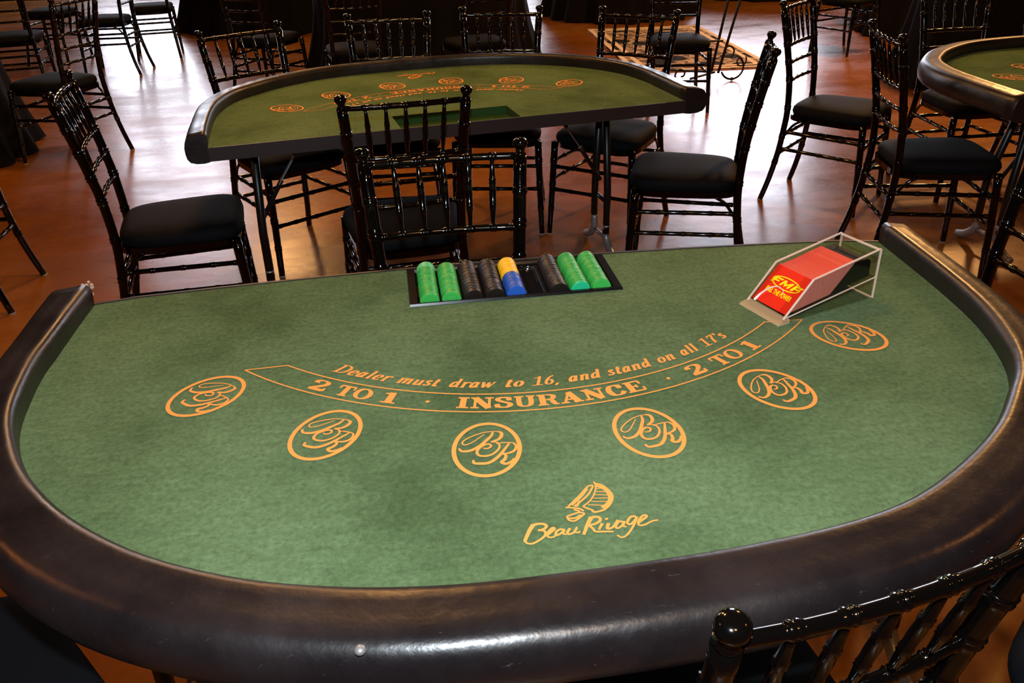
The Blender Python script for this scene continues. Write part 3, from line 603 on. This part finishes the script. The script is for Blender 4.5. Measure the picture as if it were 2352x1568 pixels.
# emblem and lettering on the front card, flat shapes a hair above it
def on_card(p):                                                     # p in (0..1 across from the viewer's left, 0..1 up)
    return F0 + Vector((-.0004, 0, .0003)) + Vector((0, .094 - .088 * p[0], 0)) + fdir * (CHt * p[1])
def card_ribbon(bm, pts, w_, closed=False, cr=False):
    tmp = bmesh.new(); ribbon(tmp, [(p[0] * .088, p[1] * CHt) for p in pts], lambda t, u: w_, 0, None, cr, closed)
    mp = {}
    for v in tmp.verts: mp[v] = bm.verts.new(on_card((v.co.x / .088, v.co.y / CHt)))
    for f in tmp.faces: bm.faces.new([mp[v] for v in f.verts])
    tmp.free()
bm = bmesh.new(); card_ribbon(bm, [(.52 + .40 * cos(2 * pi * k / 40), .66 + .150 * sin(2 * pi * k / 40)) for k in range(40)], .0021, True)
def poly(bm, pts): bm.faces.new([bm.verts.new(on_card(p)) for p in pts])
# three slanted block letters inside the oval
def sl(x, y): return (x + (y - .66) * .45, y)
def card_poly(P): poly(bm, [sl(*p) for p in P])
def blk(xa, ya, xb, yb): card_poly([(xa, ya), (xb, ya), (xb, yb), (xa, yb)])
for fx in (.14, .72):
    blk(fx, .575, fx + .07, .745); blk(fx + .07, .70, fx + .22, .745); blk(fx + .07, .635, fx + .18, .675)
blk(.40, .575, .46, .745); blk(.61, .575, .67, .745)
card_poly([(.46, .745), (.46, .67), (.535, .575), (.535, .66)]); card_poly([(.61, .745), (.535, .66), (.535, .575), (.61, .67)])
obj('yellow_emblem', bm, M['yprint'], cf)
def card_text(s, xa, xb, yb, h):
    fc = bpy.data.curves.new('card_text', 'FONT'); fc.body = s; fc.size = 1; fc.offset = .035; fo = bpy.data.objects.new('card_text', fc)
    COL.objects.link(fo); bpy.context.view_layer.update(); dg = bpy.context.evaluated_depsgraph_get(); me = bpy.data.meshes.new_from_object(fo.evaluated_get(dg))
    bpy.data.objects.remove(fo); bpy.data.curves.remove(fc)
    xs = [v.co.x for v in me.vertices]; ys = [v.co.y for v in me.vertices]; X0_, X1_, Y0_, Y1_ = min(xs), max(xs), min(ys), max(ys)
    for v in me.vertices: v.co = on_card((xa + (xb - xa) * (v.co.x - X0_) / (X1_ - X0_), yb + h * (v.co.y - Y0_) / (Y1_ - Y0_)))
    me.materials.clear(); me.materials.append(M['yprint']); o = bpy.data.objects.new('yellow_lettering', me); COL.objects.link(o); o.parent = cf; return o
card_text('FUEL THE POWER', .14, .88, .31, .135)

# ------------------------------------------------------------------ chiavari chairs
def zx(z):      # half spacing of the rear posts at height z
    K = [(0, .192), (.25, .172), (.45, .160), (.585, .160), (.745, .168), (.93, .180)]
    for (a, xa), (b, xb) in zip(K, K[1:]):
        if z <= b: return xa + (xb - xa) * (z - a) / (b - a)
    return K[-1][1]
def zy(z):      # rear posts: splayed back below, leaning back above
    K = [(0, -.262), (.15, -.222), (.30, -.198), (.45, -.190), (.585, -.198), (.745, -.224), (.93, -.265)]
    for (a, xa), (b, xb) in zip(K, K[1:]):
        if z <= b: return xa + (xb - xa) * (z - a) / (b - a)
    return K[-1][1]
def make_chair():
    r = empty('chiavari_chair')
    for s in (-1, 1):
        bm = bmesh.new(); zs = [0.004, .12, .25, .36, .45, .585, .70, .80, .905]
        bamboo(bm, [(s * zx(z), zy(z), z) for z in zs], .0132, .0158, [.22, .36, .51, .655, .74, .83, .915], 12, .0030, .0075, 3)
        p = obj('rear_post', bm, M['lacquer'], r, True)
        bm = bmesh.new(); ax = Vector((s * .012, -.041, .185)).normalized()
        lathe(bm, [(.0142, 0), (.0145, .004), (.0105, .008), (.0102, .013), (.0125, .017), (.0158, .021), (.0178, .027), (.0170, .033), (.0125, .038), (.006, .0405)], (s * zx(.905), zy(.905), .905), 18, ax)
        obj('finial', bm, M['lacquer'], p, True)
        bm = bmesh.new(); bamboo(bm, [(s * .202, .205, .004), (s * .193, .195, .22), (s * .186, .182, .43)], .0126, .0165, [.28, .55, .80], 12, .0028, .0075, 4)
        l = obj('front_leg', bm, M['lacquer'], r, True)
        bm = bmesh.new(); tube(bm, [(s * .202, .205, 0), (s * .202, .205, .006)], .0125, 12); obj('glide', bm, M['foot'], l)
        bm = bmesh.new(); tube(bm, [(s * .192, -.262, 0), (s * .192, -.262, .006)], .0125, 12); obj('glide', bm, M['foot'], p)
    bm = bmesh.new(); z = .905; Y = zy(z); X = zx(z)
    rail = lambda z, bow: [(-zx(z) + .008, zy(z), z), (-zx(z) * .5, zy(z) - bow * .75, z), (0, zy(z) - bow, z), (zx(z) * .5, zy(z) - bow * .75, z), (zx(z) - .008, zy(z), z)]
    bamboo(bm, rail(z, .012), .0086, .0086, [k / 6 for k in range(1, 6)], 12, .0024, .006); obj('top_rail', bm, M['lacquer'], r, True)
    bm = bmesh.new(); bamboo(bm, rail(.745, .012), .0085, .0085, [.03] + [k / 6 for k in range(1, 6)] + [.97], 10, .0022, .005); obj('spindle_rail', bm, M['lacquer'], r, True)
    for z in (.665, .585):
        bm = bmesh.new(); bamboo(bm, rail(z, .012), .0075, .0075, [.04, .2, .4, .6, .8, .96], 10, .0022, .005); obj('back_rail', bm, M['lacquer'], r, True)
    for k in range(1, 6):
        u = -1 + 2 * k / 6; b_ = .012 * (1 - u * u); xt, xb = u * (zx(.905) - .008), u * (zx(.745) - .008)
        p0 = Vector((xt, zy(.905) - b_, .898)); p1 = Vector((xb, zy(.745) - b_, .750)); bm = bmesh.new()
        st = [(0, .0055), (.10, .0072), (.28, .0092), (.30, .0112), (.325, .0092), (.35, .0112), (.37, .0095), (.5, .0105), (.66, .0095), (.68, .0112), (.705, .0092), (.73, .0112), (.75, .0090), (.9, .0070), (1, .0052)]
        tube(bm, [p0.lerp(p1, t) for t, _ in st], [q * .80 for _, q in st], 8); obj('spindle', bm, M['lacquer'], r, True)
    for s in (-1, 1):
        for z in (.345, .262):
            bm = bmesh.new(); fx = s * (.186 + (.43 - z) * .038)
            bamboo(bm, [(s * zx(z), zy(z), z + .004), (fx, .186 + (.43 - z) * .05, z)], .0088, .0088, [.06, .25, .5, .75, .94], 8, .002, .005); obj('stretcher', bm, M['lacquer'], r, True)
        bm = bmesh.new(); tube(bm, spline([(s * .161, -.186, .335), (s * .165, -.150, .385), (s * .170, -.110, .412)], 4), .0065, 6); obj('corner_brace', bm, M['lacquer'], r, True)
    for z in (.320, .215):
        bm = bmesh.new(); x = .186 + (.43 - z) * .038; y = .186 + (.43 - z) * .05
        bamboo(bm, [(-x, y, z), (x, y, z)], .0088, .0088, [.06, .25, .5, .75, .94], 8, .002, .005); obj('stretcher', bm, M['lacquer'], r, True)
    for z in (.330, .240):
        bm = bmesh.new(); bamboo(bm, [(-zx(z), zy(z), z), (zx(z), zy(z), z)], .0088, .0088, [.06, .25, .5, .75, .94], 8, .002, .005); obj('stretcher', bm, M['lacquer'], r, True)
    # seat frame and cushion
    def outline(hw_b, hw_f, yb, yf, n=40, p=4.5):
        o = []
        for k in range(n):
            a = 2 * pi * k / n; c_, s_ = cos(a), sin(a); u = math.copysign(abs(c_) ** (2 / p), c_); v = math.copysign(abs(s_) ** (2 / p), s_)
            y = (yb + yf) / 2 + (yf - yb) / 2 * v; hw = hw_b + (hw_f - hw_b) * (v + 1) / 2; o.append((hw * u, y))
        return o
    def loft(bm, secs):
        rs = [[bm.verts.new((x, y, z)) for x, y in o] for o, z in secs]
        for a, b in zip(rs, rs[1:]):
            n = len(a)
            for k in range(n): bm.faces.new((a[k], a[(k + 1) % n], b[(k + 1) % n], b[k]))
        bm.faces.new(rs[0][::-1]); bm.faces.new(rs[-1])
    bm = bmesh.new(); O = outline(.168, .196, -.196, .200); loft(bm, [(O, .405), (O, .428)]); obj('seat_frame', bm, M['lacquer'], r)
    bm = bmesh.new()
    def sc(o, f): return [(x * f, y * f) for x, y in o]
    O = outline(.172, .206, -.186, .212); loft(bm, [(sc(O, .97), .428), (sc(O, 1.0), .436), (sc(O, 1.015), .448), (sc(O, 1.0), .462), (sc(O, .95), .472), (sc(O, .85), .478), (sc(O, .6), .483), (sc(O, .3), .485)])
    obj('seat_cushion', bm, M['seatcloth'], r, True)
    return r
CH0 = make_chair(); CH0['used'] = 0
def chair(mx, my, phi, label, group=None, at='fin'):
    """mx,my = point under the middle of the two finials, phi = direction the sitter faces (degrees)"""
    global first
    c = CH0 if first else copy_tree(CH0); first = False
    f = Vector((cos(rad(phi)), sin(rad(phi)))); k = .265 if at == 'fin' else 0
    c.location = (mx + f.x * k, my + f.y * k, 0); c.rotation_euler = (0, 0, rad(phi - 90)); tag(c, label, 'chair', group); return c
first = True
chair(-.107, .200, -89, "black chiavari chair at the dealer's edge of the near table, behind the chip tray")
chair(-.172, .776, 96, "black chiavari chair facing the middle table, directly behind the near dealer's chair")
chair(-1.232, 1.190, 8, 'black chiavari chair at the left end of the middle table, whole seat in view')
chair(1.150, 1.285, 159, 'black chiavari chair seen side-on at the right end of the middle table')
chair(1.74, 2.37, -46, 'black chiavari chair standing alone on the bright floor right of the middle table')
chair(1.66, 1.43, -12, 'black chiavari chair tucked at the left side of the right-hand table')
chair(-.190, 2.455, -92, 'black chiavari chair behind the middle table, second from the left along its curve')
chair(.3365, 2.49, -102, 'black chiavari chair behind the middle table, third from the left along its curve')
chair(.925, 2.225, -129, 'black chiavari chair behind the middle table, nearest the rug')
chair(-.818, 2.23, -57, 'black chiavari chair behind the middle table, leftmost along its curve')
chair(2.62, 2.47, -90, 'black chiavari chair behind the right-hand table, upper back with lit lower rail')
chair(3.17, 2.42, -100, 'black chiavari chair behind the right-hand table at the picture edge, one post showing')
chair(-1.93, 3.78, 157, 'black chiavari chair with orange-lit back rails facing the draped table on the left')
chair(-2.35, 6.68, 175, 'black chiavari chair far left in the background with legs on the pale floor')
chair(-2.35, 7.20, 100, 'black chiavari chair in the far left background with the brightly shining seat')
chair(-3.35, 7.15, 80, 'black chiavari chair in the top left corner with a pale shining seat')
chair(-3.05, 5.60, 100, 'black chiavari chair in the top left corner beyond the draped table')
chair(4.15, 6.0, -155, 'black chiavari chair in the background right of the bright aisle, top of the picture')
chair(1.84, 4.50, -100, 'black chiavari chair standing beside the patterned rug')
chair(-.39, 4.25, 95, 'black chiavari chair with three orange-lit back rails facing the central draped table')
chair(.50, 4.30, 105, 'black chiavari chair facing the central draped table, beside the open orange floor')
chair(-1.22, 5.0, 60, 'black chiavari chair in shadow at the left of the central draped table')
chair(-1.76, 1.76, 180, 'black chiavari chair cut off by the left edge, only its back legs showing')
chair(1.335, -.06, 178, 'black chiavari chair at the right side of the near table, post at the picture edge')
chair(.206, -1.205, 100.5, 'black chiavari chair in the lower right corner, its back closest to the camera').scale = (.97, .97, .97)
chair(.84, -1.035, 128, 'black chiavari chair cut off at the lower right edge beyond the closest chair back', at='seat')
chair(-.93, -.835, 38, 'black chiavari chair pushed under the near table in the lower left corner', at='seat')
chair(-.41, -1.11, 84, 'black chiavari chair under the near table, only its seat edge at the bottom showing', at='seat')

# ------------------------------------------------------------------ draped tables
def draped(cx, cy, r, h, label, seed, fold=.035, cat='draped table'):
    bm = bmesh.new(); rnd = random.Random(seed); n = 120; ph = [rnd.uniform(0, 6.28) for _ in range(4)]; rings = []
    for k, (q, z) in enumerate([(.02, h), (.5, h), (.93, h), (.985, h - .006), (1.0, h - .03), (1.0, h * .75), (1.03, h * .5), (1.08, h * .25), (1.14, .012)]):
        ring = []
        for i in range(n):
            a = 2 * pi * i / n; f = max(0, (h - z) / h); w_ = 1 + fold * f * (sin(17 * a + ph[0]) + .6 * sin(29 * a + ph[1]) + .5 * sin(8 * a + ph[2]))
            ring.append(bm.verts.new((r * q * w_ * cos(a), r * q * w_ * sin(a), z)))
        rings.append(ring)
    for a, b in zip(rings, rings[1:]):
        for i in range(n): bm.faces.new((a[i], a[(i + 1) % n], b[(i + 1) % n], b[i]))
    bm.faces.new(rings[0])
    t = empty('draped_table', (cx, cy, 0)); obj('tablecloth', bm, M['cloth'], t, True); tag(t, label, cat)
    bm = bmesh.new(); lathe(bm, [(r * .96, h - .03), (r * .96, h - .004)], (0, 0, 0), 48); obj('tabletop', bm, M['under'], t)
    bm = bmesh.new(); lathe(bm, [(.25, .0), (.05, .04), (.04, h - .03)], (0, 0, 0), 24); obj('pedestal', bm, M['blackmetal'], t)
    return t
draped(-3.42, 4.05, .82, .75, 'round table draped to the floor in black cloth at the left edge', 3)
draped(.12, 5.95, .88, .75, 'round table draped in black cloth behind the chairs at the top centre', 4)
draped(-1.5, 9.4, .95, .75, 'round table draped in black cloth in the far background, top left of centre', 5)
draped(2.6, 8.95, .80, .75, 'black draped table whose skirt spreads on the floor beyond the rug', 6, .05)
draped(4.6, 4.5, .80, .75, 'round table draped in black cloth behind the right-hand blackjack table', 8)
draped(5.45, 6.7, .80, .75, 'round table draped in black cloth at the top right beyond the aisle', 9)
draped(4.95, 10.4, 1.0, .75, 'black draped table at the far end of the bright aisle', 10)

# ------------------------------------------------------------------ rug and wrought iron stand
rg = empty('patterned_rug', (2.50, 6.55, 0), rad(-3)); tag(rg, 'beige and black patterned rug with a pale double border on the floor', 'rug')
bm = bmesh.new(); box(bm, (-.60, -1.15, 0), (.60, 1.2, .012)); obj('rug_pile', bm, M['rug'], rg)
bm = bmesh.new()
for o_ in (.0, .09):
    a = .60 - o_; b = 1.15 - o_
    box(bm, (-a, -b, .0122), (-a + .045, b, .0145)); box(bm, (a - .045, -b, .0122), (a, b, .0145)); box(bm, (-a + .045, -b, .0122), (a - .045, -b + .045, .0145)); box(bm, (-a + .045, b - .045, .0122), (a - .045, b, .0145))
obj('border_stripe', bm, M['rugline'], rg)
st = empty('iron_stand', (2.36, 4.98, 0)); tag(st, 'black wrought iron floor stand with scrolled feet beside the rug', 'iron stand')
bm = bmesh.new(); tube(bm, [(-.03, 0, .06), (.10, .10, .6), (.26, .22, 1.5)], .011, 8); obj('upright_bar', bm, M['iron'], st, True)
bm = bmesh.new(); tube(bm, [(.03, .0, .06), (.20, .10, .6), (.42, .22, 1.5)], .011, 8); obj('upright_bar', bm, M['iron'], st, True)
bm = bmesh.new(); tube(bm, [(-.25, .1, .30), (.06, .03, .30)], .008, 6); tube(bm, [(-.35, .25, .06), (.0, 0, .07)], .009, 6); tube(bm, [(-.25, -.15, .06), (.0, 0, .07)], .009, 6); obj('cross_bar', bm, M['iron'], st, True)
def scroll(cx, cz, r0, r1, a0, turns, th=.008, n=40):
    bm = bmesh.new(); P = []
    for k in range(n + 1):
        t = k / n; r_ = r0 + (r1 - r0) * t; a = a0 + turns * 2 * pi * t; P.append((cx + r_ * cos(a), -.02, cz + r_ * sin(a)))
    tube(bm, P, th, 6); return obj('scroll', bm, M['iron'], st, True)
scroll(.14, .105, .095, .085, rad(200), .62); scroll(.20, .15, .05, .012, rad(40), -1.1, .006); scroll(.09, .23, .055, .02, rad(-60), .8, .007)
scroll(-.28, .07, .06, .015, rad(-90), -1.0, .007)
bm = bmesh.new()
for p in ((-.35, .25), (-.25, -.15), (.14, -.02)): bmesh.ops.create_icosphere(bm, subdivisions=2, radius=.014, matrix=Matrix.Translation((p[0], p[1], .014)))
obj('foot', bm, M['iron'], st, True)
